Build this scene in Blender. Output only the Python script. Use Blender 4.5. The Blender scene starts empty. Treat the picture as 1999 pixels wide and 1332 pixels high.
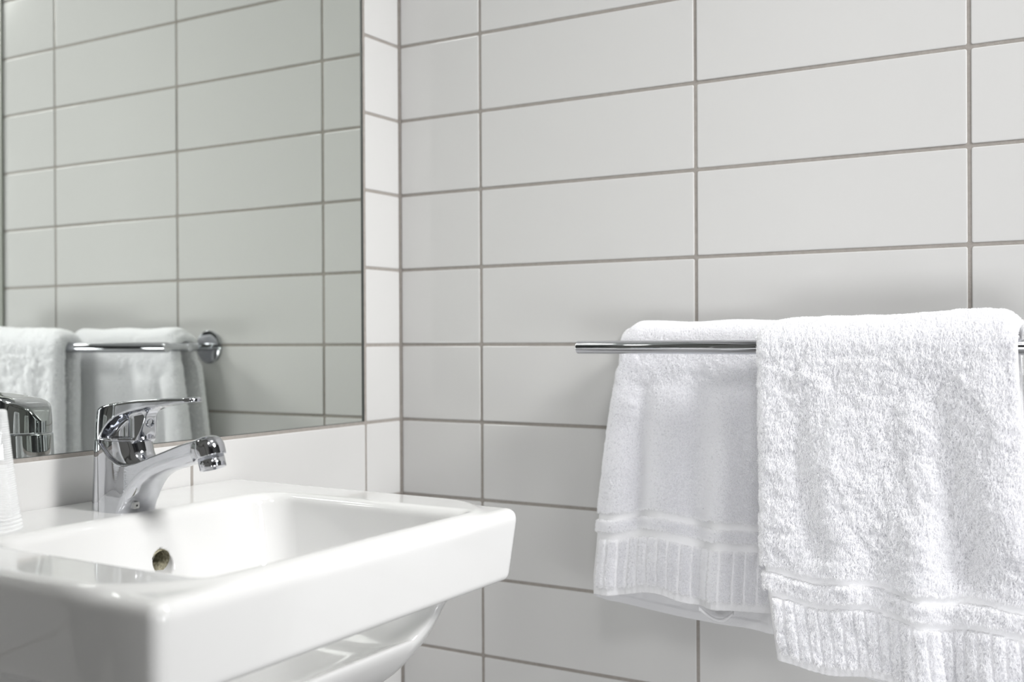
import bpy, math, random
import numpy as np
from mathutils import Vector, Matrix

H0 = 1.06                       # camera height above the floor; heights below are metres above the floor
sc = bpy.context.scene
C = sc.collection
rng = np.random.default_rng(7)
random.seed(7)

# ------------------------------------------------------------------ camera, world, lights, exposure
YAW, PITCH, ROLL = 2.1105, -0.0023, -0.0055
cam_d = bpy.data.cameras.new('camera')
cam = bpy.data.objects.new('camera', cam_d); C.objects.link(cam); sc.camera = cam
fw = Vector((math.cos(YAW)*math.cos(PITCH), math.sin(YAW)*math.cos(PITCH), math.sin(PITCH)))
rt = fw.cross(Vector((0, 0, 1))).normalized(); up = rt.cross(fw)
r2 = rt*math.cos(ROLL) + up*math.sin(ROLL); u2 = -rt*math.sin(ROLL) + up*math.cos(ROLL)
m = Matrix((r2, u2, -fw)).transposed().to_4x4(); m.translation = Vector((0.9114, -1.2214, H0))
cam.matrix_world = m
cam_d.sensor_width = 36; cam_d.lens = 2135.49/1999*36
cam_d.clip_start = 0.02; cam_d.clip_end = 20
cam_d.dof.use_dof = True; cam_d.dof.focus_distance = 1.10; cam_d.dof.aperture_fstop = 4.8

w = bpy.data.worlds.new('world'); sc.world = w; w.use_nodes = True
bg = w.node_tree.nodes['Background']; bg.inputs[0].default_value = (0.9, 0.95, 1, 1); bg.inputs[1].default_value = 0.0

def area(name, loc, target, size, power, col, size_y=None):
    d = bpy.data.lights.new(name, 'AREA'); d.energy = power; d.color = col
    d.size = size
    if size_y: d.shape = 'RECTANGLE'; d.size_y = size_y
    else: d.shape = 'DISK'
    o = bpy.data.objects.new(name, d); C.objects.link(o)
    o.location = loc
    o.rotation_euler = (Vector(target)-Vector(loc)).to_track_quat('-Z', 'Y').to_euler()
    return o
KEY = area('key_lamp', (2.02, -0.56, H0+1.10), (0.0, -0.36, H0-0.12), 0.50, 6.6, (1.0, 0.995, 0.985))  # unseen lamp facing the mirror wall, direction read from the rail's shadow
KEY.data.spread = math.radians(66)
CEIL = area('overhead_fill', (0.94, -1.52, H0+1.26), (0.75, -0.9, 0), 0.60, 11.5, (1.0, 0.99, 0.98))  # unseen fill added overhead to lift the right wall and towels
BACK = area('low_back_fill', (1.10, -2.34, H0-0.60), (0.9, 0.0, H0-0.30), 1.20, 19, (0.98, 0.985, 1.0), 0.60)  # fill added near the floor behind the camera, no window there
FILL_LOW = area('low_side_fill', (2.20, -1.50, H0-0.62), (0.3, -0.1, H0-0.4), 0.60, 9.5, (0.98, 0.99, 1.0), 0.60)  # second low fill, added to brighten the lower wall
TOP = area('ledge_fill_spot', (0.95, -0.62, H0+1.27), (0.0, -0.50, H0-0.05), 0.30, 1.3, (1.0, 0.995, 0.985))  # spot added to brighten the basin ledge and mirror wall
TOP.data.spread = math.radians(75)
FILL_SIDE = area('side_fill', (2.30, -0.75, H0-0.05), (0.3, -0.4, H0-0.10), 0.34, 3.0, (0.95, 0.975, 1.0), 1.3)  # tall fill panel added on the right to lift the mirror wall

vs = sc.view_settings
vs.view_transform = 'Standard'; vs.look = 'None'; vs.exposure = 0.07; vs.gamma = 1.0; vs.use_curve_mapping = False
try:
    sc.cycles.use_denoising = True
    sc.cycles.max_bounces = 18; sc.cycles.glossy_bounces = 8; sc.cycles.transmission_bounces = 12
    sc.cycles.transparent_max_bounces = 16; sc.cycles.diffuse_bounces = 14
    sc.cycles.sample_clamp_indirect = 6; sc.cycles.caustics_reflective = True
except Exception:
    pass

# ------------------------------------------------------------------ materials
def mat(name, base, rough=0.5, metal=0.0, spec=0.5, coat=0.0, **kw):
    m = bpy.data.materials.new(name); m.use_nodes = True
    b = m.node_tree.nodes['Principled BSDF']
    b.inputs['Base Color'].default_value = (*base, 1); b.inputs['Roughness'].default_value = rough
    b.inputs['Metallic'].default_value = metal; b.inputs['Specular IOR Level'].default_value = spec
    b.inputs['Coat Weight'].default_value = coat
    for k, v in kw.items():
        b.inputs[k].default_value = v
    return m
def add_bump(m, scale, strength, dist=0.001, detail=2.0, rough_var=None):
    nt = m.node_tree; b = nt.nodes['Principled BSDF']
    tc = nt.nodes.new('ShaderNodeTexCoord'); n = nt.nodes.new('ShaderNodeTexNoise'); bp = nt.nodes.new('ShaderNodeBump')
    n.inputs['Scale'].default_value = scale; n.inputs['Detail'].default_value = detail
    bp.inputs['Strength'].default_value = strength; bp.inputs['Distance'].default_value = dist
    nt.links.new(tc.outputs['Object'], n.inputs['Vector']); nt.links.new(n.outputs['Fac'], bp.inputs['Height'])
    nt.links.new(bp.outputs['Normal'], b.inputs['Normal'])
    return n
def add_colour_noise(m, scale, c1, c2, detail=4.0):
    nt = m.node_tree; b = nt.nodes['Principled BSDF']
    tc = nt.nodes.new('ShaderNodeTexCoord'); n = nt.nodes.new('ShaderNodeTexNoise'); r = nt.nodes.new('ShaderNodeValToRGB')
    n.inputs['Scale'].default_value = scale; n.inputs['Detail'].default_value = detail
    r.color_ramp.elements[0].position = 0.3; r.color_ramp.elements[1].position = 0.7
    r.color_ramp.elements[0].color = (*c1, 1); r.color_ramp.elements[1].color = (*c2, 1)
    nt.links.new(tc.outputs['Object'], n.inputs['Vector']); nt.links.new(n.outputs['Fac'], r.inputs['Fac'])
    nt.links.new(r.outputs['Color'], b.inputs['Base Color'])
M_TILE = mat('white_glazed_tile', (0.565, 0.562, 0.556), 0.11, spec=0.5)
add_bump(M_TILE, 9.0, 0.35, 0.0012, 1.0)
M_GROUT = mat('grey_grout', (0.30, 0.275, 0.25), 0.9, spec=0.2)
add_colour_noise(M_GROUT, 160, (0.275, 0.255, 0.235), (0.32, 0.298, 0.276)); add_bump(M_GROUT, 700, 0.6, 0.0005)
M_MIRROR = mat('silvered_mirror', (0.83, 0.86, 0.82), 0.0, metal=1.0)
M_MEDGE = mat('mirror_edge', (0.03, 0.035, 0.033), 0.5, spec=0.5)
M_CERAMIC = mat('white_sanitary_ceramic', (0.635, 0.635, 0.631), 0.06, spec=0.55, coat=0.2)
add_bump(M_CERAMIC, 14.0, 0.22, 0.0012, 1.0)
M_CHROME = mat('polished_chrome', (0.60, 0.61, 0.64), 0.03, metal=1.0)
M_STEEL = mat('brushed_steel', (0.55, 0.55, 0.54), 0.3, metal=1.0)
M_BRASS = mat('tarnished_brass', (0.30, 0.27, 0.19), 0.55, metal=0.4)
add_colour_noise(M_BRASS, 400, (0.09, 0.08, 0.05), (0.30, 0.28, 0.20))
M_DARK = mat('dark_rubber', (0.02, 0.02, 0.018), 0.6)
M_TOWEL = mat('white_towel_weave', (0.76, 0.76, 0.775), 0.95, spec=0.1)
add_bump(M_TOWEL, 900, 0.8, 0.0006, 2)
M_PILE = mat('white_terry_yarn', (0.95, 0.95, 0.96), 0.9, spec=0.1)
def translucent(m, fac, col):
    nt = m.node_tree; b = nt.nodes['Principled BSDF']; out = nt.nodes['Material Output']
    tr = nt.nodes.new('ShaderNodeBsdfTranslucent'); mx = nt.nodes.new('ShaderNodeMixShader')
    tr.inputs['Color'].default_value = (*col, 1); mx.inputs[0].default_value = fac
    nt.links.new(b.outputs[0], mx.inputs[1]); nt.links.new(tr.outputs[0], mx.inputs[2]); nt.links.new(mx.outputs[0], out.inputs[0])
translucent(M_PILE, 0.45, (0.98, 0.98, 0.99))
def see_through(m, fac):
    nt = m.node_tree; b = nt.nodes['Principled BSDF']; out = nt.nodes['Material Output']
    tr = nt.nodes.new('ShaderNodeBsdfTransparent'); mx = nt.nodes.new('ShaderNodeMixShader'); lw = nt.nodes.new('ShaderNodeLayerWeight')
    mr = nt.nodes.new('ShaderNodeMapRange'); lw.inputs[0].default_value = 0.35
    mr.inputs['To Min'].default_value = fac; mr.inputs['To Max'].default_value = 0.30
    nt.links.new(lw.outputs['Facing'], mr.inputs['Value']); nt.links.new(mr.outputs[0], mx.inputs[0])
    nt.links.new(b.outputs[0], mx.inputs[1]); nt.links.new(tr.outputs[0], mx.inputs[2]); nt.links.new(mx.outputs[0], out.inputs[0])
M_PLASTIC = mat('clear_ribbed_plastic', (0.93, 0.94, 0.945), 0.12, spec=0.5)
see_through(M_PLASTIC, 0.91)
M_MARBLE = mat('grey_veined_marble', (0.5, 0.5, 0.5), 0.25)
def marble(m):
    nt = m.node_tree; b = nt.nodes['Principled BSDF']
    tc = nt.nodes.new('ShaderNodeTexCoord'); n = nt.nodes.new('ShaderNodeTexNoise'); wv = nt.nodes.new('ShaderNodeTexNoise')
    sub = nt.nodes.new('ShaderNodeMath'); ab = nt.nodes.new('ShaderNodeMath'); r = nt.nodes.new('ShaderNodeValToRGB')
    n.inputs['Scale'].default_value = 1.7; n.inputs['Detail'].default_value = 5; n.inputs['Distortion'].default_value = 0.2
    sub.operation = 'SUBTRACT'; sub.inputs[1].default_value = 0.5; ab.operation = 'ABSOLUTE'
    r.color_ramp.elements[0].position = 0.0; r.color_ramp.elements[1].position = 0.035
    r.color_ramp.elements[0].color = (0.03, 0.027, 0.025, 1); r.color_ramp.elements[1].color = (0.20, 0.195, 0.185, 1)
    nt.links.new(tc.outputs['Object'], n.inputs['Vector']); nt.links.new(n.outputs['Fac'], sub.inputs[0]); nt.links.new(sub.outputs[0], ab.inputs[0])
    nt.links.new(ab.outputs[0], r.inputs['Fac']); nt.links.new(r.outputs['Color'], b.inputs['Base Color'])
    nt.nodes.remove(wv)
marble(M_MARBLE)
M_RED = mat('red_enamel', (0.6, 0.03, 0.03), 0.3); M_BLUE = mat('blue_enamel', (0.04, 0.08, 0.5), 0.3)
M_PAINT = mat('grey_wall_paint', (0.16, 0.16, 0.158), 0.8); add_bump(M_PAINT, 120, 0.2, 0.001)
M_CEIL = mat('white_ceiling_paint', (0.75, 0.75, 0.74), 0.9); add_bump(M_CEIL, 150, 0.2, 0.001)
M_FLOOR = mat('grey_floor_tile', (0.25, 0.25, 0.25), 0.35); add_colour_noise(M_FLOOR, 6, (0.34, 0.34, 0.335), (0.42, 0.415, 0.41))
M_DOOR = mat('charcoal_door', (0.03, 0.03, 0.032), 0.45); add_bump(M_DOOR, 60, 0.1, 0.001)
M_TRIM = mat('grey_metal_trim', (0.30, 0.31, 0.28), 0.5, metal=0.2)

# ------------------------------------------------------------------ helpers
def mesh_np(name, V, F, m, parent=None, smooth=True, mats=None, fm=None, normals=None):
    me = bpy.data.meshes.new(name)
    me.from_pydata([tuple(v) for v in np.asarray(V, float)], [], [tuple(int(i) for i in f) for f in F])
    if mats:
        for mm in mats: me.materials.append(mm)
        me.polygons.foreach_set('material_index', np.asarray(fm, dtype=np.int32))
    else:
        me.materials.append(m)
    me.polygons.foreach_set('use_smooth', np.full(len(me.polygons), smooth))
    me.update()
    if normals is not None:
        me.normals_split_custom_set_from_vertices([tuple(n) for n in normals])
    o = bpy.data.objects.new(name, me); C.objects.link(o)
    if parent: o.parent = parent
    return o
def label(o, lab, cat, group=None):
    o['label'] = lab; o['category'] = cat
    if group: o['group'] = group
def structure(o): o['kind'] = 'structure'; return o
def empty(name, loc):
    o = bpy.data.objects.new(name, None); C.objects.link(o); o.location = loc; o.empty_display_size = 0.02
    return o
class MB:
    def __init__(s): s.V = []; s.F = []; s.M = []
    def box(s, a, b, mi=0):
        x0, y0, z0 = a; x1, y1, z1 = b; n = len(s.V)
        s.V += [(x0,y0,z0),(x1,y0,z0),(x1,y1,z0),(x0,y1,z0),(x0,y0,z1),(x1,y0,z1),(x1,y1,z1),(x0,y1,z1)]
        s.F += [(n,n+3,n+2,n+1),(n+4,n+5,n+6,n+7),(n,n+1,n+5,n+4),(n+1,n+2,n+6,n+5),(n+2,n+3,n+7,n+6),(n+3,n,n+4,n+7)]
        s.M += [mi]*6
    def build(s, name, mats, parent=None, smooth=False):
        return mesh_np(name, s.V, s.F, None, parent, smooth, mats, s.M)
def lathe(profile, seg=64, origin=(0,0,0), axis=(0,0,1), cap0=False, cap1=False):
    ax = Vector(axis).normalized(); q = Vector((0,0,1)).rotation_difference(ax); V = []; F = []
    n = len(profile)
    for i in range(seg):
        a = 2*math.pi*i/seg
        for r, z in profile:
            V.append(Vector(origin)+q @ Vector((r*math.cos(a), r*math.sin(a), z)))
    for i in range(seg):
        j = (i+1) % seg
        for k in range(n-1): F.append((i*n+k, j*n+k, j*n+k+1, i*n+k+1))
    if cap0: F.append([i*n for i in range(seg)][::-1])
    if cap1: F.append([i*n+n-1 for i in range(seg)])
    return V, F

# --- implicit surfaces: f(x,y,z) arrays -> smooth mesh (surface nets + projection on the surface)
def smin(a, b, k):
    h = np.clip(0.5+0.5*(b-a)/k, 0, 1); return b*(1-h)+a*h-k*h*(1-h)
def smax(a, b, k): return -smin(-a, -b, k)
def surface(f, lo, hi, h, steps=5):
    lo = np.array(lo, float); hi = np.array(hi, float)
    n = np.ceil((hi-lo)/h).astype(int)+1
    ax = [lo[i]+h*np.arange(n[i]) for i in range(3)]
    X, Y, Z = np.meshgrid(*ax, indexing='ij')
    G = f(X, Y, Z); S = G < 0
    nc = n-1
    acc = np.zeros((*nc, 3)); cnt = np.zeros(tuple(nc))
    def sl(d): return tuple(slice(d[i], d[i]+nc[i]) for i in range(3))
    corners = [(i,j,k) for i in (0,1) for j in (0,1) for k in (0,1)]
    for a in corners:
        for d in range(3):
            if a[d] == 0:
                b = list(a); b[d] = 1
                ga = G[sl(a)]; gb = G[sl(b)]; cr = (ga < 0) != (gb < 0)
                t = np.where(cr, ga/np.where(cr, ga-gb, 1), 0)
                for e in range(3): acc[..., e] += np.where(cr, a[e]+(t if e == d else 0), 0)
                cnt += cr
    act = cnt > 0
    idx = -np.ones(tuple(nc), int); ii = np.argwhere(act); idx[act] = np.arange(len(ii))
    P = lo+h*(ii+acc[act]/cnt[act][:, None])
    faces = []
    for d in range(3):
        e, g = (d+1) % 3, (d+2) % 3
        s0 = [slice(None)]*3; s1 = [slice(None)]*3; s0[d] = slice(0, n[d]-1); s1[d] = slice(1, n[d])
        A = S[tuple(s0)]; B = S[tuple(s1)]; q = np.argwhere(A != B)
        q = q[(q[:, e] > 0) & (q[:, g] > 0) & (q[:, e] < nc[e]) & (q[:, g] < nc[g])]
        flip = A[tuple(q.T)]
        def at(de, dg):
            r = q.copy(); r[:, e] += de; r[:, g] += dg; return idx[tuple(r.T)]
        Q = np.stack([at(-1,-1), at(0,-1), at(0,0), at(-1,0)], 1)
        Q[~flip] = Q[~flip][:, ::-1]
        faces.append(Q)
    F = np.concatenate(faces)
    eps = h*0.05
    def grad(P):
        x, y, z = P.T
        return np.stack([f(x+eps,y,z)-f(x-eps,y,z), f(x,y+eps,z)-f(x,y-eps,z), f(x,y,z+eps)-f(x,y,z-eps)], 1)/(2*eps)
    for _ in range(steps):
        g = grad(P); v = f(*P.T); st = -v[:, None]*g/np.maximum((g**2).sum(1), 1e-4)[:, None]
        L = np.linalg.norm(st, axis=1, keepdims=True); st *= np.minimum(1, 0.4*h/np.maximum(L, 1e-12)); P = P+st
    N = grad(P); N /= np.maximum(np.linalg.norm(N, axis=1, keepdims=True), 1e-9)
    return P, F, N

# ------------------------------------------------------------------ the room shell
TP, TH, J = 0.3016, 0.103, 0.0041         # tile pitch, row pitch, joint
ZR = H0-0.0079                           # a joint line at eye height
T0 = 0.1322                              # first upright joint on the right wall
S0 = 0.0774                              # first upright joint on the left wall
MB_BOT, MB_TOP = ZR-TH, ZR+8*TH          # mirror
MB_L = S0+3*TP

def tile_mesh(rects, to3, name_mb):
    """rects (a0,a1,z0,z1) -> pillow-edged tiles standing 0.9 mm proud of the grout"""
    V, F = name_mb
    r = 0.0016
    prof = [(0.0, -0.0011), (0.0, -0.0007), (0.00025, -0.00030), (0.0008, -0.00008), (r, 0.0)]
    for a0, a1, z0, z1 in rects:
        tl = rng.normal(0, 0.0014, 2); off = rng.normal(0, 0.00008)
        n0 = len(V); ac, zc = (a0+a1)/2, (z0+z1)/2
        for ins, d in prof:
            rr = max(0.0008, 0.002-ins); K = 3
            cs = [(a0+ins, z0+ins, 180), (a1-ins, z0+ins, 270), (a1-ins, z1-ins, 0), (a0+ins, z1-ins, 90)]
            for (cx, cz, sa), (sx, sz) in zip(cs, [(1,1),(-1,1),(-1,-1),(1,-1)]):
                for k in range(K):
                    an = math.radians(sa+90*k/(K-1))
                    x = cx+sx*rr+rr*math.cos(an); z = cz+sz*rr+rr*math.sin(an)
                    V.append(to3(x, z, d+off+tl[0]*(x-ac)+tl[1]*(z-zc)))
        m_ = 12
        for k in range(len(prof)-1):
            for i in range(m_):
                j = (i+1) % m_
                F.append((n0+k*m_+i, n0+k*m_+j, n0+(k+1)*m_+j, n0+(k+1)*m_+i))
        F.append([n0+(len(prof)-1)*m_+i for i in range(m_)])
def rows(zmin, zmax):
    k = math.floor((zmin-ZR)/TH); out = []
    while ZR+k*TH < zmax:
        a, b = max(zmin, ZR+k*TH+J/2), min(zmax, ZR+(k+1)*TH-J/2)
        if b-a > 0.006: out.append((a, b))
        k += 1
    return out
def wall_from(name, rects, to3, slabs, flip):
    V, F = [], []
    tile_mesh(rects, to3, (V, F))
    if flip: F = [tuple(reversed(f)) for f in F]
    fm = [0]*len(F)
    mb = MB(); [mb.box(*s) for s in slabs]
    n = len(V); V = V+mb.V; F = list(F)+[tuple(i+n for i in f) for f in mb.F]; fm += [1]*len(mb.F)
    o = mesh_np(name, V, F, None, None, False, [M_TILE, M_GROUT], fm)
    # smooth shading on tiles only through the pillow edge
    return structure(o)
XR = 0.879                               # the tiled right wall ends here
CEILZ = H0+1.30
R = []
xs = [J/2]+[T0+i*TP for i in range(3)]+[XR+J/2]
for z0, z1 in rows(0.0, CEILZ):
    for i in range(len(xs)-1):
        R.append((xs[i]+(J/2 if i else 0.0005), xs[i+1]-J/2, z0, z1))
wall_from('wall_right', R, lambda a, z, d: (a, d*-1.0 if False else -d-0.0, z), [((-0.10, 0.0009, 0), (XR, 0.10, CEILZ)), ((-0.0008, -0.0013, 0), (0.0013, 0.0008, CEILZ))], False)
# left wall, with the flush mirror let into it
ys = [J/2]+[S0+i*TP for i in range(9)]
L = []
for z0, z1 in rows(0.0, CEILZ):
    for i in range(len(ys)-1):
        a0, a1 = ys[i]+(J/2 if i else 0.0005), ys[i+1]-J/2
        if a0 > S0 and a1 < MB_L and z0 > MB_BOT-0.001 and z1 < MB_TOP+0.001: continue
        L.append((a0, a1, z0, z1))
YE = -2.42
wall_from('wall_left', L, lambda a, z, d: (d, -a, z),
          [((-0.10, YE, 0), (-0.0009, 0.0, MB_BOT+0.0020)), ((-0.10, YE, MB_TOP+0.0005), (-0.0009, 0.0, CEILZ)),
           ((-0.10, -S0-0.0020, MB_BOT+0.0020), (-0.0009, 0.0, MB_TOP+0.0005)),
           ((-0.10, YE, MB_BOT+0.0020), (-0.0009, -MB_L, MB_TOP+0.0005)),
           ((-0.10, -MB_L, MB_BOT+0.0020), (-0.0105, -S0-0.0020, MB_TOP+0.0005))], False)
def simple(name, a, b, m):
    mb = MB(); mb.box(a, b); return structure(mb.build(name, [m]))
simple('floor', (-0.1, YE-0.1, -0.08), (2.6, 1.2, 0.0), M_FLOOR)
simple('ceiling', (-0.1, YE-0.1, CEILZ), (2.6, 1.2, CEILZ+0.08), M_CEIL)
simple('wall_back', (-0.1, YE-0.1, 0.0), (2.6, YE, CEILZ), M_PAINT)
simple('wall_opposite', (2.45, YE, 0.0), (2.55, 1.2, CEILZ), M_PAINT)
simple('wall_alcove', (XR, 1.10, 0.0), (2.45, 1.2, CEILZ), M_PAINT)
simple('trim_1', (XR+0.0005, -0.004, 0.0), (XR+0.030, 0.10, CEILZ), M_TRIM)
simple('shade_partition', (0.0015, -1.020, 0.0), (0.54, -0.990, CEILZ), M_MARBLE)  # unseen panel added to shade the basin side, dark in chrome reflections
# door in the wall behind the camera
mb = MB(); mb.box((2.41, -2.10, 0.0), (2.449, -1.30, 2.05)); d_ = structure(mb.build('door_1', [M_DOOR]))
V, F = lathe([(0.0,0.0),(0.011,0.0),(0.011,0.05),(0.0,0.05)], 24, (2.41, -1.38, 1.02), (-1,0,0))
hd = mesh_np('door_handle', V, F, M_STEEL, d_)

# ------------------------------------------------------------------ mirror
mir = empty('mirror', (-0.0055, -(S0+MB_L)/2, (MB_BOT+MB_TOP)/2))
label(mir, 'frameless wall mirror set flush in the tiled wall above the basin, reflecting tiles and towels', 'mirror')
def rel(o, p):
    o.parent = p; o.matrix_parent_inverse = Matrix.Translation(p.location).inverted(); return o
mb = MB()
mb.box((-0.0102, -MB_L+0.003, MB_BOT+0.0026), (-0.0032, -S0-0.0024, MB_TOP-0.003))
rel(mb.build('glass', [M_MIRROR]), mir)
mb = MB()
ya, yb_, zb_, zt_ = -MB_L+0.003, -S0-0.0024, MB_BOT+0.0026, MB_TOP-0.003
mb.V += [(-0.0032, yb_, zb_), (-0.0032, yb_, zt_), (-0.0012, yb_+0.0004, zt_), (-0.0012, yb_+0.0004, zb_-0.0006), (-0.0032, ya, zb_), (-0.0012, ya, zb_-0.0006)]
mb.F += [(0, 1, 2, 3), (0, 3, 5, 4)]; mb.M += [0, 0]
rel(mb.build('polished_edge', [M_MEDGE]), mir)
for z in (0.4376, 0.3488, 0.2595):
    V, F = lathe([(0.0,-0.0012),(0.0009,-0.0008),(0.0012,0),(0.0009,0.0008),(0.0,0.0012)], 16, (-0.0048, -S0-0.0030, H0+z))
    rel(mesh_np('edge_spacer', V, F, M_CEIL), mir)

# ------------------------------------------------------------------ basin
BY, BZ = -0.5325, H0-0.160
def rbox2(x, y, cx, cy, hx, hy, r):
    qx = np.abs(x-cx)-hx+r; qy = np.abs(y-cy)-hy+r
    return np.hypot(np.maximum(qx, 0), np.maximum(qy, 0))+np.minimum(np.maximum(qx, qy), 0)-r
def basin_f(x, y, z):
    # millimetres; x out from the wall, y along the wall, z up from the deck
    dr = 0.115*np.clip(-z, 0, 80)
    slab = rbox2(x, y, 138.5-dr/2, 0, 238.5-dr/2, 223-dr*0.8, 13)
    slab = smax(slab, z+3.2*np.clip(x/300, 0, 1), 14); slab = smax(slab, -(z+72), 7)
    dd = np.clip(-z, 0, 250)
    t = dd/200.0
    hx = 354-85*t**2.0; hy = 211-60*t**2.0
    body = rbox2(x, y, 0, 0, hx, hy, 75)
    body = smax(body*0.9, -(z+188)*0.9, 70); body = smax(body, z+8, 4)
    s = smin(slab, body, 22)
    dep = np.clip(-z, -10, 130)
    bx0 = 106+0.26*dep+0.0009*dep**2; bx1 = 351-0.12*dep; hyb = 160.5-0.18*dep-0.0008*dep**2
    cav = rbox2(x, y, (bx0+bx1)/2, 0, (bx1-bx0)/2, hyb, np.interp(x, [150, 310], [34, 8]))
    cav = smax(cav*0.95, -(z+118), 42)
    s = smax(s, -cav, 10)
    # overflow hole in the rear slope
    hole = np.hypot(y-8, z+45+0.28*(x-118))-11.2
    hole = smax(hole, x-150, 1.0); hole = smax(hole, -(x-96), 1.0)
    s = smax(s, -hole, 2.2)
    # waste hole
    wst = np.hypot(x-215, y)-21
    s = smax(s, -smax(wst, z+60, 2), 3)
    s = smax(s, -(x-0.6), 1.5)
    return s
P, F, N = surface(basin_f, (-4, -242, -200), (394, 242, 8), 2.2)
P = P/1000; sink = empty('wash_basin', (0.19, BY, BZ-0.19))
label(sink, 'white glazed ceramic wall-hung basin with a square rim, below the mirror', 'basin')
P += np.array([0.0, BY, BZ])
rel(mesh_np('bowl', P, F, M_CERAMIC, normals=N), sink)
# overflow sleeve and the waste
ax = Vector((1, 0, -0.28)).normalized()
def bpt(x, y, z): return Vector((x/1000, BY+y/1000, BZ+z/1000))
V, F = lathe([(0.0,0.0),(0.0102,0.0),(0.0104,0.001),(0.0109,0.0192),(0.0113,0.0192),(0.0113,-0.001),(0.0,-0.001)], 48, bpt(96,8,-45+0.28*22), ax)
rel(mesh_np('overflow_sleeve', V, F, M_BRASS), sink)
V, F = lathe([(0.0,0.004),(0.012,0.0035),(0.0165,0.001),(0.0165,-0.002),(0.019,-0.002),(0.0205,0.0005),(0.0195,-0.03),(0.0,-0.03)], 48, bpt(215,0,-117), (0,0,1))
rel(mesh_np('waste_plug', V, F, M_CHROME), sink)

# ------------------------------------------------------------------ mixer tap (local mm; x out of the wall, z above the deck)
TX, TY = 0.0, -0.5275
def interp(x, xs, ys): return np.interp(x, xs, ys)
def sm_interp(xs, ys):
    # smoothed piecewise curve (dense cubic resample)
    xs = np.array(xs, float); ys = np.array(ys, float)
    d = np.gradient(ys, xs)
    def f(x):
        xc = np.clip(x, xs[0], xs[-1]); i = np.clip(np.searchsorted(xs, xc)-1, 0, len(xs)-2)
        h = xs[i+1]-xs[i]; t = (xc-xs[i])/h
        return ((2*t**3-3*t**2+1)*ys[i]+(t**3-2*t**2+t)*h*d[i]+(-2*t**3+3*t**2)*ys[i+1]+(t**3-t**2)*h*d[i+1])
    return f
T_ = sm_interp([30, 58, 64, 70, 80, 92, 104, 120, 140, 165, 182, 200], [66.5, 66.5, 66, 61, 51.5, 46, 47.3, 52.5, 59.5, 68, 72, 73])
B_ = sm_interp([82, 90, 95, 103, 116, 132, 152, 168, 200], [-20, 0, 8, 19, 30.5, 38.5, 44.5, 49, 55])
W_ = sm_interp([60, 80, 95, 110, 130, 150, 170, 200], [23.2, 22.9, 21.8, 19.6, 16.8, 14.8, 13.5, 13.4])
def tapbody_f(x, y, z):
    a = 28.5+0.02*z; b = 22.6+0.015*z
    col = (np.sqrt(((x-64.0-0.095*z)/a)**2+(y/b)**2)-1)*b
    W = W_(x)
    mid = (T_(x)+B_(x))/2; hh = np.maximum((T_(x)-B_(x))/2, 3)
    # rounded section for the spout
    sp = np.maximum(np.abs(y)-W, -30)
    bw = B_(x)+ (np.clip(np.abs(y)/np.maximum(W, 1), 0, 1.2)**2.5)*5.0
    sp = smax(sp, (bw-z)*0.8, 6)
    sp = smax(sp, z-78, 1); sp = smax(sp, 66-x, 2); sp = smax(sp, x-181, 2)
    s = smin(col, sp, 7)
    dish = 5.0*np.clip(1-(y/np.maximum(W-1.6, 1))**2, 0, 1)*np.clip((x-66)/14, 0, 1)*np.clip((176-x)/26, 0, 1)
    s = smax(s, z-(T_(x)-dish), 1.6)
    # neck under the lever
    fl = np.clip((x-66)/26, 0, 1); fl = fl*fl*(3-2*fl)
    rn = 1.0+fl*(np.clip(66-z, 0, 30)*0.010+np.clip(58-z, 0, 20)**2*0.0016)
    neck = (np.sqrt(((x-71)/(29.0*rn))**2+(y/21.6)**2)-1)*22
    neck = smax(neck, z-67, 0.8); neck = smax(neck, 40-z, 1)
    s = smin(s, neck, 2.5)
    # spout end
    ux, uz = 0.30, -0.954
    px, pz = x-182.5, z-60.5
    tt = px*ux+pz*uz; rr = np.sqrt(np.maximum((px-tt*ux)**2+(pz-tt*uz)**2+y**2, 1e-9))
    dome = np.where(tt > 0, rr-13.9, (rr**2.7+np.abs(tt)**2.7)**(1/2.7)-13.9)
    dome = smax(dome, tt-5.2, 1.2)
    s = smin(s, dome, 3.0)
    s = smax(s, -z, 0.8)
    return s
P, F, N = surface(tapbody_f, (28, -30, -2), (204, 30, 80), 0.85)
def tap3(P): return np.asarray(P)/1000*np.array([1, 1, 1])+np.array([TX, TY, BZ+0.0008])
tap = empty('mixer_tap', (0.0675, TY, BZ))
label(tap, 'chrome single-lever mixer tap standing on the rear ledge of the white basin', 'tap')
rel(mesh_np('tap_body', tap3(P), F, M_CHROME, normals=N), tap)

gk = []
for i in range(96):
    a = 2*math.pi*i/96; gk.append((math.cos(a), math.sin(a)))
V = []; F = []
for i, (c_, s_) in enumerate(gk):
    V += [((64.0+29.4*c_)/1000, TY+23.5*s_/1000, BZ-0.0013), ((64.0+29.4*c_)/1000, TY+23.5*s_/1000, BZ+0.0010)]
for i in range(96):
    j = (i+1) % 96; F.append((2*i, 2*j, 2*j+1, 2*i+1))
F.append([2*i+1 for i in range(96)]); F.append([2*i for i in range(96)][::-1])
rel(mesh_np('base_gasket', V, F, M_DARK, None, False), tap)
TT = sm_interp([30, 43, 47, 53, 60, 69, 85, 98, 129, 150, 165, 175], [66, 82, 90.5, 96, 99.3, 101.8, 103.6, 104.8, 107.0, 108.0, 108.3, 108.3])
UU = sm_interp([94, 103, 107.5, 113, 120, 129, 144, 161, 175], [60, 74, 86.5, 92.8, 96.2, 99.0, 101.6, 103.6, 104.4])
WL = sm_interp([60, 75, 88, 100, 115, 130, 150, 165, 175], [25, 25, 23.2, 20.2, 16.2, 13.4, 11.2, 10.4, 10.2])
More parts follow.
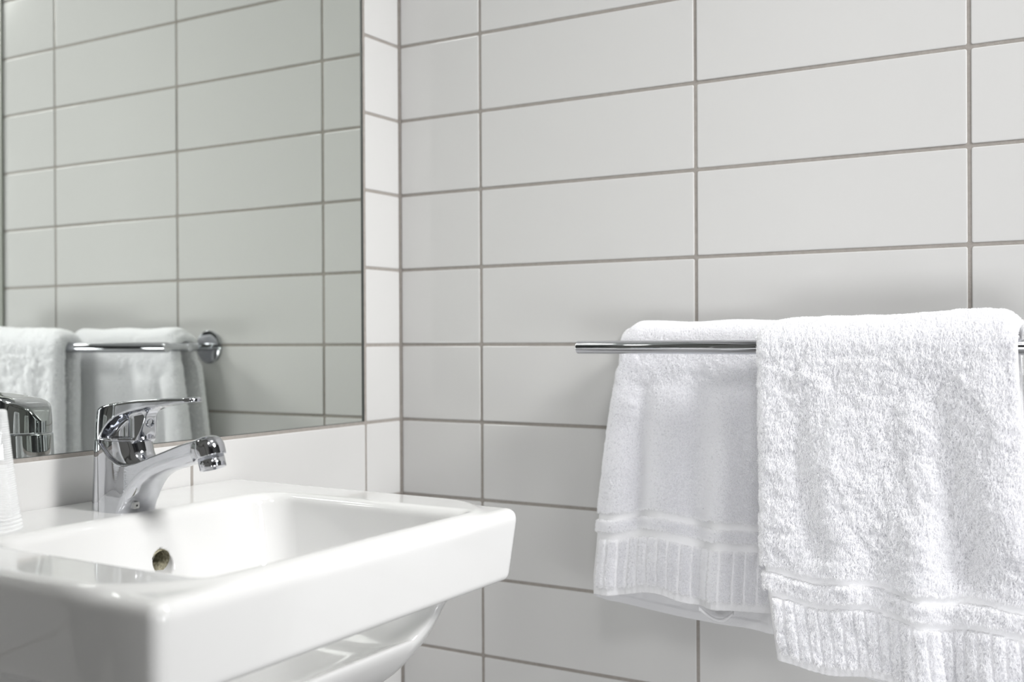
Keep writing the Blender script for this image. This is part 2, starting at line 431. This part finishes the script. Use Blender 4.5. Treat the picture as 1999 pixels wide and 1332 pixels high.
ARC = sm_interp([60, 64, 69, 76, 85, 95, 106, 118, 135], [58, 66, 74.5, 82.5, 88.5, 92.5, 95.5, 98, 100])
YC = sm_interp([60, 66, 72, 80, 87, 90.5, 94, 98, 102, 106, 112, 130], [21, 15, 10, 7.0, 7.0, 11.5, 12.8, 12.4, 10.6, 8.0, 7.0, 7.0])
def lever_f(x, y, z):
    el = (np.sqrt(((x-73.0)/30.6)**2+(y/24.6)**2)-1)*24.6
    # cap tapers inwards towards its crown
    crown = np.clip((z-72)/34, 0, 1)**2
    cap = el+crown*3.2
    cap = smax(cap, 67.2-z, 1.0)
    lev = smax(np.abs(y)-WL(x), UU(x)-z, 1.6)
    lev = smax(lev, 84-x, 3)
    tip = np.hypot(x-158.5, y*1.0)-10.3
    lev = smax(lev, np.where(x > 158.5, tip, -5), 0.8)
    s = smin(cap, lev, 4)
    topz = TT(x)-(np.abs(y)/24.6)**3*4.0*np.clip((110-x)/40, 0, 1)-(y/11)**2*0.5*np.clip((x-90)/40, 0, 1)
    s = smax(s, z-topz, 2.6)
    # scooped flanks either side of the front column
    carve = smax(np.abs(x-96)-34, (YC(x)-np.abs(y)), 3.0)
    carve = smax(carve, (z-ARC(x))*0.8, 5.0)
    s = smax(s, -carve, 2.0)
    # scoop under the lever in front of the column
    q = np.sqrt(((x-120.5)/13.5)**2+((z-86)/12.0)**2+(y/40)**2)
    s = smax(s, -(q-1)*12, 2.5)
    # thin foot ring
    ring = smax((np.sqrt(((x-73.0)/29.8)**2+(y/23.8)**2)-1)*24, np.abs(z-68.4)-1.1, 0.6)
    return smin(s, ring, 0.8)
P, F, N = surface(lever_f, (36, -27, 64.5), (174, 27, 111), 0.6)
rel(mesh_np('lever', tap3(P), F, M_CHROME, normals=N), tap)
# aerator
an = Vector((0.30, 0, -0.954)); ao = Vector((0.1825, TY, BZ+0.0609))
V, F = lathe([(0.0,0.004),(0.0117,0.004),(0.0118,0.0146),(0.0113,0.0154),(0.0100,0.0154),(0.0097,0.0132),(0.0,0.0132)], 64, ao, an)
aer = rel(mesh_np('aerator', V, F, M_CHROME), tap)
for p_ in aer.data.polygons: p_.use_smooth = True
V, F = lathe([(0.0,0.0134),(0.0097,0.0134)], 40, ao, an)
ms = mesh_np('aerator_mesh', V, [f for f in F], M_BRASS); ms.parent = aer; ms.matrix_parent_inverse = Matrix.Translation(tap.location).inverted()
def find_x(f, y, z, x0, x1):
    xs = np.linspace(x0, x1, 600); v = f(xs, np.full(600, float(y)), np.full(600, float(z)))
    k = np.where((v[:-1] < 0) & (v[1:] >= 0))[0]
    return xs[k[-1]] if len(k) else (x0+x1)/2
xd = find_x(lever_f, 0, 83, 90, 116)+0.5
V, F = lathe([(0.0,-0.001),(0.0042,-0.001),(0.0042,0.0006),(0.0036,0.0010),(0.0032,0.0006)], 32, tap3([(xd, 0, 83)])[0], (1,0,0.05))
ring = rel(mesh_np('temperature_mark', V, F, M_CHROME), tap)
V, F = lathe([(0.0,0.00055),(0.0033,0.00055)], 24, tap3([(xd, 0, 83)])[0], (1,0,0.05))
dd_ = mesh_np('mark_disc', V, F, M_CEIL); dd_.parent = ring; dd_.matrix_parent_inverse = Matrix.Translation(tap.location).inverted()
for sy, mm in ((-1, M_RED), (1, M_BLUE)):
    V, F = lathe([(0.0,0.0006),(0.0013,0.0006),(0.0013,0.0011),(0.0,0.0011)], 16, tap3([(xd, sy*1.5, 82.5)])[0], (1,0,0.05))
    o = mesh_np('colour_dot', V, F, mm); o.parent = ring; o.matrix_parent_inverse = Matrix.Translation(tap.location).inverted()
# small chain eyelet low on the front of the body
ye, ze = -9, 7.5
xe = find_x(tapbody_f, ye, ze, 75, 105)
def eye_f(x, y, z):
    b = np.maximum(np.maximum(np.abs(x-xe)-3.2, np.abs(y-ye)-3.0), np.abs(z-ze)-3.0)+0.6
    b = smax(np.hypot(np.maximum(np.abs(y-ye)-1.8, 0), np.maximum(np.abs(z-ze)-1.8, 0))-1.4, np.abs(x-xe)-3.4, 0.8)
    h = np.hypot(y-ye, z-ze)-0.9
    b = smax(b, -h, 0.3)
    for yy in (-1.3, 1.3):
        pr = smax(np.hypot(y-ye-yy, x-xe-1.0)-0.6, np.abs(z-ze-4)-3.0, 0.4); b = smin(b, pr, 0.4)
    return b
P, F, N = surface(eye_f, (xe-6, ye-6, ze-6), (xe+6, ye+6, ze+10), 0.35)
rel(mesh_np('chain_eyelet', tap3(P), F, M_STEEL, normals=N), tap)

# ------------------------------------------------------------------ ribbed plastic cup, upside down on the ledge
prof = []
n = 520
for i in range(n+1):
    z = 0.1005*i/n; r = 0.0352-0.0122*(z/0.1005)**0.85
    if z < 0.012: r += 0.0006*math.sin(z*2*math.pi/0.0032)
    elif z < 0.092: r += 0.00022*math.sin(z*2*math.pi/0.0019)
    prof.append((r, z))
th = 0.0006
outer = prof+[(prof[-1][0]-0.0015, 0.1015), (0.0, 0.1015)]
inner = [(0.0, 0.1009), (prof[-1][0]-0.002, 0.1009)]+[(r-th, z) for r, z in reversed(prof)]
cupx, cupy = 0.050, -0.662
V, F = lathe(outer+inner+[prof[0]], 96, (cupx, cupy, BZ+0.0004))
cup = mesh_np('plastic_cup', V, F, M_PLASTIC)
label(cup, 'clear ribbed plastic cup standing upside down on the basin ledge, left of the tap', 'cup')

# ------------------------------------------------------------------ towel rail
RB = 0.0075; ZB = H0-0.0105; YF, YB = -0.110, -0.045
XP, XPE = 0.3625, 0.835
rail = empty('towel_rail', (0.6, 0.0, ZB))
label(rail, 'chrome double towel rail fixed to the right-hand tiled wall, carrying two white towels', 'towel rail')
def rod(name, a, b, r=RB, ch=0.0009):
    a = Vector(a); b = Vector(b); Ln = (b-a).length
    V, F = lathe([(0.0,0.0),(r-ch,0.0),(r-ch*0.3,ch*0.3),(r,ch),(r,Ln-ch),(r-ch*0.3,Ln-ch*0.3),(r-ch,Ln),(0.0,Ln)], 64, a, b-a)
    o = mesh_np(name, V, F, M_CHROME)
    me = o.data
    me.set_sharp_from_angle(angle=math.radians(35)) if hasattr(me, 'set_sharp_from_angle') else None
    return rel(o, rail)
rod('front_bar', (0.3335, YF, ZB), (XPE+0.031, YF, ZB))
rod('rear_bar', (XP-0.006, YB, ZB), (XPE+0.006, YB, ZB), 0.0070)
for x in (XP, XPE):
    rod('post', (x, -0.004, ZB), (x, YF+0.002, ZB), 0.0062)
    V, F = lathe([(0.0,0.0),(0.0255,0.0),(0.0255,0.0035),(0.0245,0.0048),(0.0225,0.0055),(0.0,0.0060)], 64, (x, -0.0002, ZB), (0,-1,0))
    o = mesh_np('flange', V, F, M_CHROME); o.data.set_sharp_from_angle(angle=math.radians(30)); rel(o, rail)

# ------------------------------------------------------------------ towels
def vnoise(x, y, seed=0):
    xi = np.floor(x).astype(np.int64); yi = np.floor(y).astype(np.int64); fx = x-xi; fy = y-yi
    def hsh(a, b):
        n_ = (a*374761393+b*668265263+seed*1442695041) & 0x7fffffff
        n_ = ((n_ ^ (n_ >> 13))*1274126177) & 0x7fffffff
        return ((n_ ^ (n_ >> 16)) & 0xffff)/65535.0
    u = fx*fx*(3-2*fx); v = fy*fy*(3-2*fy)
    return (hsh(xi,yi)*(1-u)+hsh(xi+1,yi)*u)*(1-v)+(hsh(xi,yi+1)*(1-u)+hsh(xi+1,yi+1)*u)*v
def seg_bump(x, z, x0, z0, x1, z1, wd, amp):
    dx, dz = x1-x0, z1-z0; L2 = dx*dx+dz*dz
    t = np.clip(((x-x0)*dx+(z-z0)*dz)/L2, 0, 1)
    d2 = (x-x0-t*dx)**2+(z-z0-t*dz)**2
    fade = np.sin(np.clip(t, 0.0, 1)*math.pi*0.5+0.35)
    return amp*np.exp(-d2/(2*wd*wd))*fade

def make_towel(cfg):
    yb, rb = cfg['yb'], cfg['rb']; oo, oi = cfg['oo'], cfg['oi']
    st = cfg['step']
    xl, xr = cfg['xl'], cfg['xr']; folds = cfg['folds']; hem = cfg['hem']; hem_in = cfg['hem_in']
    Wd = xr(0)-xl(0)
    # across: outer sheet from right to left, round the fold, inner sheet back to the right
    nt = int(Wd/st); rf = (oo-oi)/2
    tt = [(t, 1.0) for t in np.linspace(1, 0, nt)]+[(0, math.cos(a)) for a in np.linspace(0, math.pi, 10)[1:-1]]+[(t, -1.0) for t in np.linspace(0, 1, nt//3)]
    T = np.array([t for t, _ in tt]); O = np.array([o for _, o in tt])
    bulge = np.sqrt(np.maximum(0, 1-O**2))
    # down the drape: s<0 front, arc, s>0 back
    Lf0, Lb = cfg['Lf'], cfg['Lb']
    vf = np.linspace(1, 0, int(Lf0/st)); va = np.linspace(0, 1, 26)[1:-1]; vb = np.linspace(0, 1, int(Lb/(st*3)))
    kinds = [(0, v) for v in vf]+[(1, v) for v in va]+[(2, v) for v in vb]
    nv, na = len(kinds), len(tt)
    X = np.zeros((nv, na)); Yy = np.zeros((nv, na)); Z = np.zeros((nv, na)); S = np.full((nv, na), 1.0); K = np.zeros((nv, na), int)
    for i, (k, v) in enumerate(kinds):
        K[i] = k
        base_o = (oo+oi)/2+O*rf
        xr0, xl0 = xr(0.0), xl(0.0)
        top_extra = cfg['top'](T)*(0.5+0.5*O)
        if k == 0:
            xm = xl(0)+T*(xr(0)-xl(0))
            hz = np.where(O > 0, hem(xm), hem(xm)*(1+O)/2+hem_in(xm)*(1-O)/2)
            hz = hem(xm)*(1+O)/2+hem_in(xm)*(1-O)/2
            z = -v*(-hz)
            x = xl(z)+T*(xr(z)-xl(z)); 
            y = yb-(rb+base_o)
            # sheets relax away from each other lower down
            D = folds(x, z)*(0.55+0.45*O)*np.clip(-z/0.03, 0, 1)
            spread = cfg['spread'](x, z)*np.where(O < 1, (1-O)/2, 0)
            y = y-D+spread
            x = x-bulge*rf*0.8
            S[i] = (v)*(-hz)*0+(1-v)*(-hz)      # distance above the hem
            X[i] = x; Yy[i] = y; Z[i] = z
        elif k == 1:
            a = v*math.pi; rr = rb+base_o
            x = xl0+T*(xr0-xl0)-bulge*rf*0.8
            ex = top_extra*math.sin(a)
            X[i] = x; Yy[i] = yb-rr*math.cos(a); Z[i] = rr*math.sin(a)+ex
        else:
            z = -v*Lb
            x = xl(z)*1.0+T*(xr(z)-xl(z))-bulge*rf*0.8
            D = cfg['back'](x, z)*np.clip(-z/0.03, 0, 1)
            X[i] = x; Yy[i] = yb+rb+base_o*cfg['bk']+D; Z[i] = z; S[i] = (1-v)*Lb
    # border: distance above hem -> relief
    s = S*1000
    xm = X*1000
    fr = (K != 1)
    hemb = s < cfg['b'][0]
    ribz = (s >= cfg['b'][0]) & (s < cfg['b'][1]); flat = ((s >= cfg['b'][1]) & (s < cfg['b'][2])) | ((s >= cfg['b'][3]) & (s < cfg['b'][4]))
    pil = ~(hemb | flat) | ~fr
    rp = cfg['rib']; ph = (T[None, :]*Wd*1000 % rp)/rp
    groove = ribz & fr & (ph < 0.22)
    pilem = np.where(pil & ~groove, 1.0, 0.0)
    n1 = vnoise(X*140, Z*140, 3)+0.6*vnoise(X*330, Z*330, 5)
    rel_ = pilem*(cfg['relief']+cfg['mott']*(n1-0.8)) + np.where(hemb & fr, 0.0003*np.sin(T[None, :]*Wd*1000*2*math.pi/6.5), 0)
    rel_ = np.where((K == 1), cfg['relief']+cfg['mott']*0.6*(vnoise(X*120, Yy*160+7, 9)-0.5), rel_)
    G = np.stack([X, Yy, Z], -1)
    du = np.gradient(G, axis=1); dv = np.gradient(G, axis=0)
    Nn = np.cross(dv, du); Nn /= np.maximum(np.linalg.norm(Nn, axis=-1, keepdims=True), 1e-9)
    # make normals point outwards (away from the bar for the outer sheet)
    ref = Nn[nv//8, nt//2]
    if ref[1] > 0: Nn = -Nn
    G2 = G+Nn*rel_[..., None]
    idx = np.arange(nv*na).reshape(nv, na)
    Fq = np.stack([idx[:-1,:-1], idx[1:,:-1], idx[1:,1:], idx[:-1,1:]], -1).reshape(-1, 4)
    off = np.array([0, 0, ZB])
    Vw = (G2+off).reshape(-1, 3)
    Vb = (G2-Nn*0.0016+off).reshape(-1, 3)        # the cloth's own thickness
    nV = nv*na
    rim = []
    border = list(idx[0, :])+list(idx[1:, -1])+list(idx[-1, -2::-1])+list(idx[-2:0:-1, 0])
    for i in range(len(border)):
        a, b = border[i], border[(i+1) % len(border)]; rim.append((a, b, b+nV, a+nV))
    Vall = np.concatenate([Vw, Vb]); Fall = [tuple(f) for f in Fq]+[tuple(f[::-1]) for f in (Fq+nV)]+rim
    tw = mesh_np('towel', Vall, Fall, M_TOWEL)
    # terry loops
    cen = G2+off
    A = np.linalg.norm(np.cross(du[:-1,:-1], dv[:-1,:-1]), axis=-1)
    dens = cfg['dens']
    wgt = np.where(K[:-1, :-1] == 0, 1.0, np.where(K[:-1, :-1] == 1, 1.0, 0.45))*A*pilem[:-1, :-1]
    wgt = wgt*np.where(O[None, :-1] < -0.5, 0.06, 1.0)
    cnt = int((wgt.sum())*1e6*dens)
    c = rng.choice(wgt.size, cnt, p=(wgt/wgt.sum()).ravel()); ci, cj = np.unravel_index(c, wgt.shape)
    u = rng.random((cnt, 1)); v = rng.random((cnt, 1))
    def bil(Q): return (Q[ci, cj]*(1-u)+Q[ci, cj+1]*u)*(1-v)+(Q[ci+1, cj]*(1-u)+Q[ci+1, cj+1]*u)*v
    Pp = bil(cen); Np = bil(Nn); Np /= np.linalg.norm(Np, axis=1, keepdims=True)
    kk = 6
    lh = cfg['loop'][0]*(0.6+0.8*rng.random((cnt, 1))); lw = cfg['loop'][1]*(0.5+rng.random((cnt, 1)))
    ang = 2*math.pi*vnoise(Pp[:, 0]*cfg['comb'], Pp[:, 2]*cfg['comb'], 11)*1.5+rng.normal(0, 0.9, cnt)
    ex = np.array([1., 0, 0])[None]; tz = np.cross(Np, ex); tz /= np.maximum(np.linalg.norm(tz, axis=1, keepdims=True), 1e-6); ex2 = np.cross(tz, Np)
    dirn = ex2*np.cos(ang)[:, None]+tz*np.sin(ang)[:, None]
    droop = np.array([0, 0, -1.0])*cfg['droop']
    sd = np.cross(Np, dirn)*rng.normal(0, 0.35, (cnt, 1))*lw
    pts = np.zeros((cnt, kk, 3))
    for j in range(kk):
        t = j/(kk-1)
        pts[:, j] = Pp-Np*0.0004+Np*lh*math.sin(t*math.pi*0.82)+dirn*lw*t+sd*math.sin(t*math.pi)+droop*lh*t*t
    hc = bpy.data.hair_curves.new('terry_pile'); hc.add_curves([kk]*cnt)
    hc.attributes['position'].data.foreach_set('vector', pts.reshape(-1).astype(np.float32))
    ra = hc.attributes.get('radius') or hc.attributes.new('radius', 'FLOAT', 'POINT')
    ra.data.foreach_set('value', np.full(cnt*kk, cfg['fr'], np.float32))
    hc.materials.append(M_PILE)
    ho = bpy.data.objects.new('terry_pile', hc); C.objects.link(ho); ho.parent = tw; ho['kind'] = 'stuff'
    return tw

def sb(*a): return lambda x, z: seg_bump(x, z, *a)
# --- front towel (on the front bar)
ff = [sb(0.585,-0.03, 0.612,-0.20, 0.011,-0.0055), sb(0.600,-0.02, 0.640,-0.24, 0.014,0.0045), sb(0.680,-0.05, 0.700,-0.15, 0.012,-0.0035),
      sb(0.722,-0.02, 0.742,-0.20, 0.013,-0.0075), sb(0.756,-0.17, 0.748,-0.205, 0.013,-0.0090), sb(0.708,-0.13, 0.712,-0.32, 0.014,0.0080),
      sb(0.772,-0.02, 0.785,-0.18, 0.014,0.0060), sb(0.672,-0.10, 0.660,-0.33, 0.016,-0.0030), sb(0.735,-0.26, 0.738,-0.34, 0.010,-0.0060),
      sb(0.77,-0.215, 0.775,-0.34, 0.016,0.0050)]
def folds_front(x, z):
    return 1.2*sum(f(x, z) for f in ff)+0.0032*(vnoise(x*38, z*26+5, 21)-0.5)+0.0016*(vnoise(x*90, z*75, 22)-0.5)
def lin(z, pts): 
    zs = [p[0] for p in pts][::-1]; v = [p[1] for p in pts][::-1]; return np.interp(z, zs, v)
front = make_towel(dict(yb=YF, rb=RB+0.0006, oo=0.0155, oi=0.0025, bk=0.62, step=0.00125, Lf=0.325, Lb=0.27,
    xl=lambda z: lin(z, [(0.03,0.5625),(0,0.5600),(-0.1,0.5610),(-0.22,0.5615),(-0.33,0.5760)]),
    xr=lambda z: lin(z, [(0.03,0.790),(0,0.7935),(-0.1,0.7975),(-0.34,0.8080)]),
    top=lambda T: 0.0075*np.clip(T*1.3-0.02, 0, 1)**0.8+0.0012*np.sin(T*9)-0.010*np.clip((T-0.93)/0.07, 0, 1)**2-0.004*np.clip((0.05-T)/0.05, 0, 1)**2,
    hem=lambda x: -0.3205-0.012*np.clip((x-0.58)/0.2, 0, 1)+0.003*np.sin(x*60),
    hem_in=lambda x: -0.316-0.020*np.clip((x-0.58)/0.12, 0, 1),
    spread=lambda x, z: 0.002*np.clip(-z/0.3, 0, 1), back=lambda x, z: 0.002*np.sin(x*40), folds=folds_front,
    b=(9, 65, 73.5, 89, 98), rib=11.2, relief=0.0016, mott=0.0021, dens=2.4, loop=(0.0032, 0.0012), comb=170, droop=0.75, fr=0.00021))
front['label'] = 'thick white terry towel over the front bar, the nearer and larger of the two towels'; front['category'] = 'towel'

# --- rear towel (on the rear bar)
fr_ = [sb(0.398,-0.05, 0.386,-0.20, 0.009,-0.0060), sb(0.375,-0.04, 0.352,-0.30, 0.013,0.0050), sb(0.425,-0.06, 0.415,-0.24, 0.016,0.0050),
       sb(0.462,-0.04, 0.452,-0.20, 0.014,-0.0060), sb(0.462,-0.20, 0.458,-0.30, 0.010,-0.0060), sb(0.500,-0.06, 0.482,-0.30, 0.013,0.0080),
       sb(0.545,-0.10, 0.540,-0.30, 0.020,-0.0060), sb(0.372,-0.22, 0.362,-0.30, 0.006,-0.0030)]
def folds_rear(x, z):
    return 1.45*sum(f(x, z) for f in fr_)+0.0022*(vnoise(x*45, z*30+5, 31)-0.5)
rear = make_towel(dict(yb=YB, rb=0.0076, oo=0.0165, oi=0.0025, bk=0.45, step=0.00125, Lf=0.30, Lb=0.29,
    xl=lambda z: lin(z, [(0.03,0.3700),(0,0.3730),(-0.02,0.3720),(-0.03,0.3680),(-0.085,0.3585),(-0.205,0.3420),(-0.27,0.3350),(-0.33,0.3370)]),
    xr=lambda z: lin(z, [(0.03,0.600),(0,0.603),(-0.33,0.600)]),
    top=lambda T: 0.0026+0.0010*np.sin(T*14)-0.007*np.clip((0.06-T)/0.06, 0, 1)**1.5,
    hem=lambda x: -0.2925+0.0100*np.exp(-((x-0.43)/0.040)**2)+0.0012*np.sin(x*90)+0.003*np.clip((x-0.45)/0.08, 0, 1),
    hem_in=lambda x: -0.2945-0.0200*np.sin(np.clip((x-0.36)/0.16, 0, 1)*math.pi*0.62),
    spread=lambda x, z: 0.020*np.clip((-z-0.05)/0.25, 0, 1)*np.sin(np.clip((x-0.345)/0.19, 0, 1)*math.pi)**0.7, back=lambda x, z: 0.0015*np.sin(x*50)+0.013, folds=folds_rear,
    b=(9.5, 65, 75, 88, 97), rib=11.0, relief=0.0012, mott=0.0008, dens=3.2, loop=(0.0019, 0.0010), comb=500, droop=0.4, fr=0.00017))
rear['label'] = 'white terry towel on the rear bar, half hidden behind the nearer towel'; rear['category'] = 'towel'
# hanging loop sewn inside its hem
pts = []
lx0, lx1 = 0.462, 0.502
for i in range(25):
    t = i/24; pts.append((lx0+(lx1-lx0)*t, YB-0.0230+0.006*math.sin(t*math.pi), ZB-0.292-0.0125*math.sin(t*math.pi)))
V = []; F = []
for i, (x, y, z) in enumerate(pts):
    for dy, dz in ((0.0005, 0.0022), (0.0005, -0.0022), (-0.0005, -0.0022), (-0.0005, 0.0022)): V.append((x, y+dy, z+dz))
    if i:
        for k in range(4): F.append((4*(i-1)+k, 4*(i-1)+(k+1) % 4, 4*i+(k+1) % 4, 4*i+k))
F.append((0,1,2,3)); F.append((96,99,98,97))
lp = mesh_np('hanging_loop', V, F, M_TOWEL, rear)
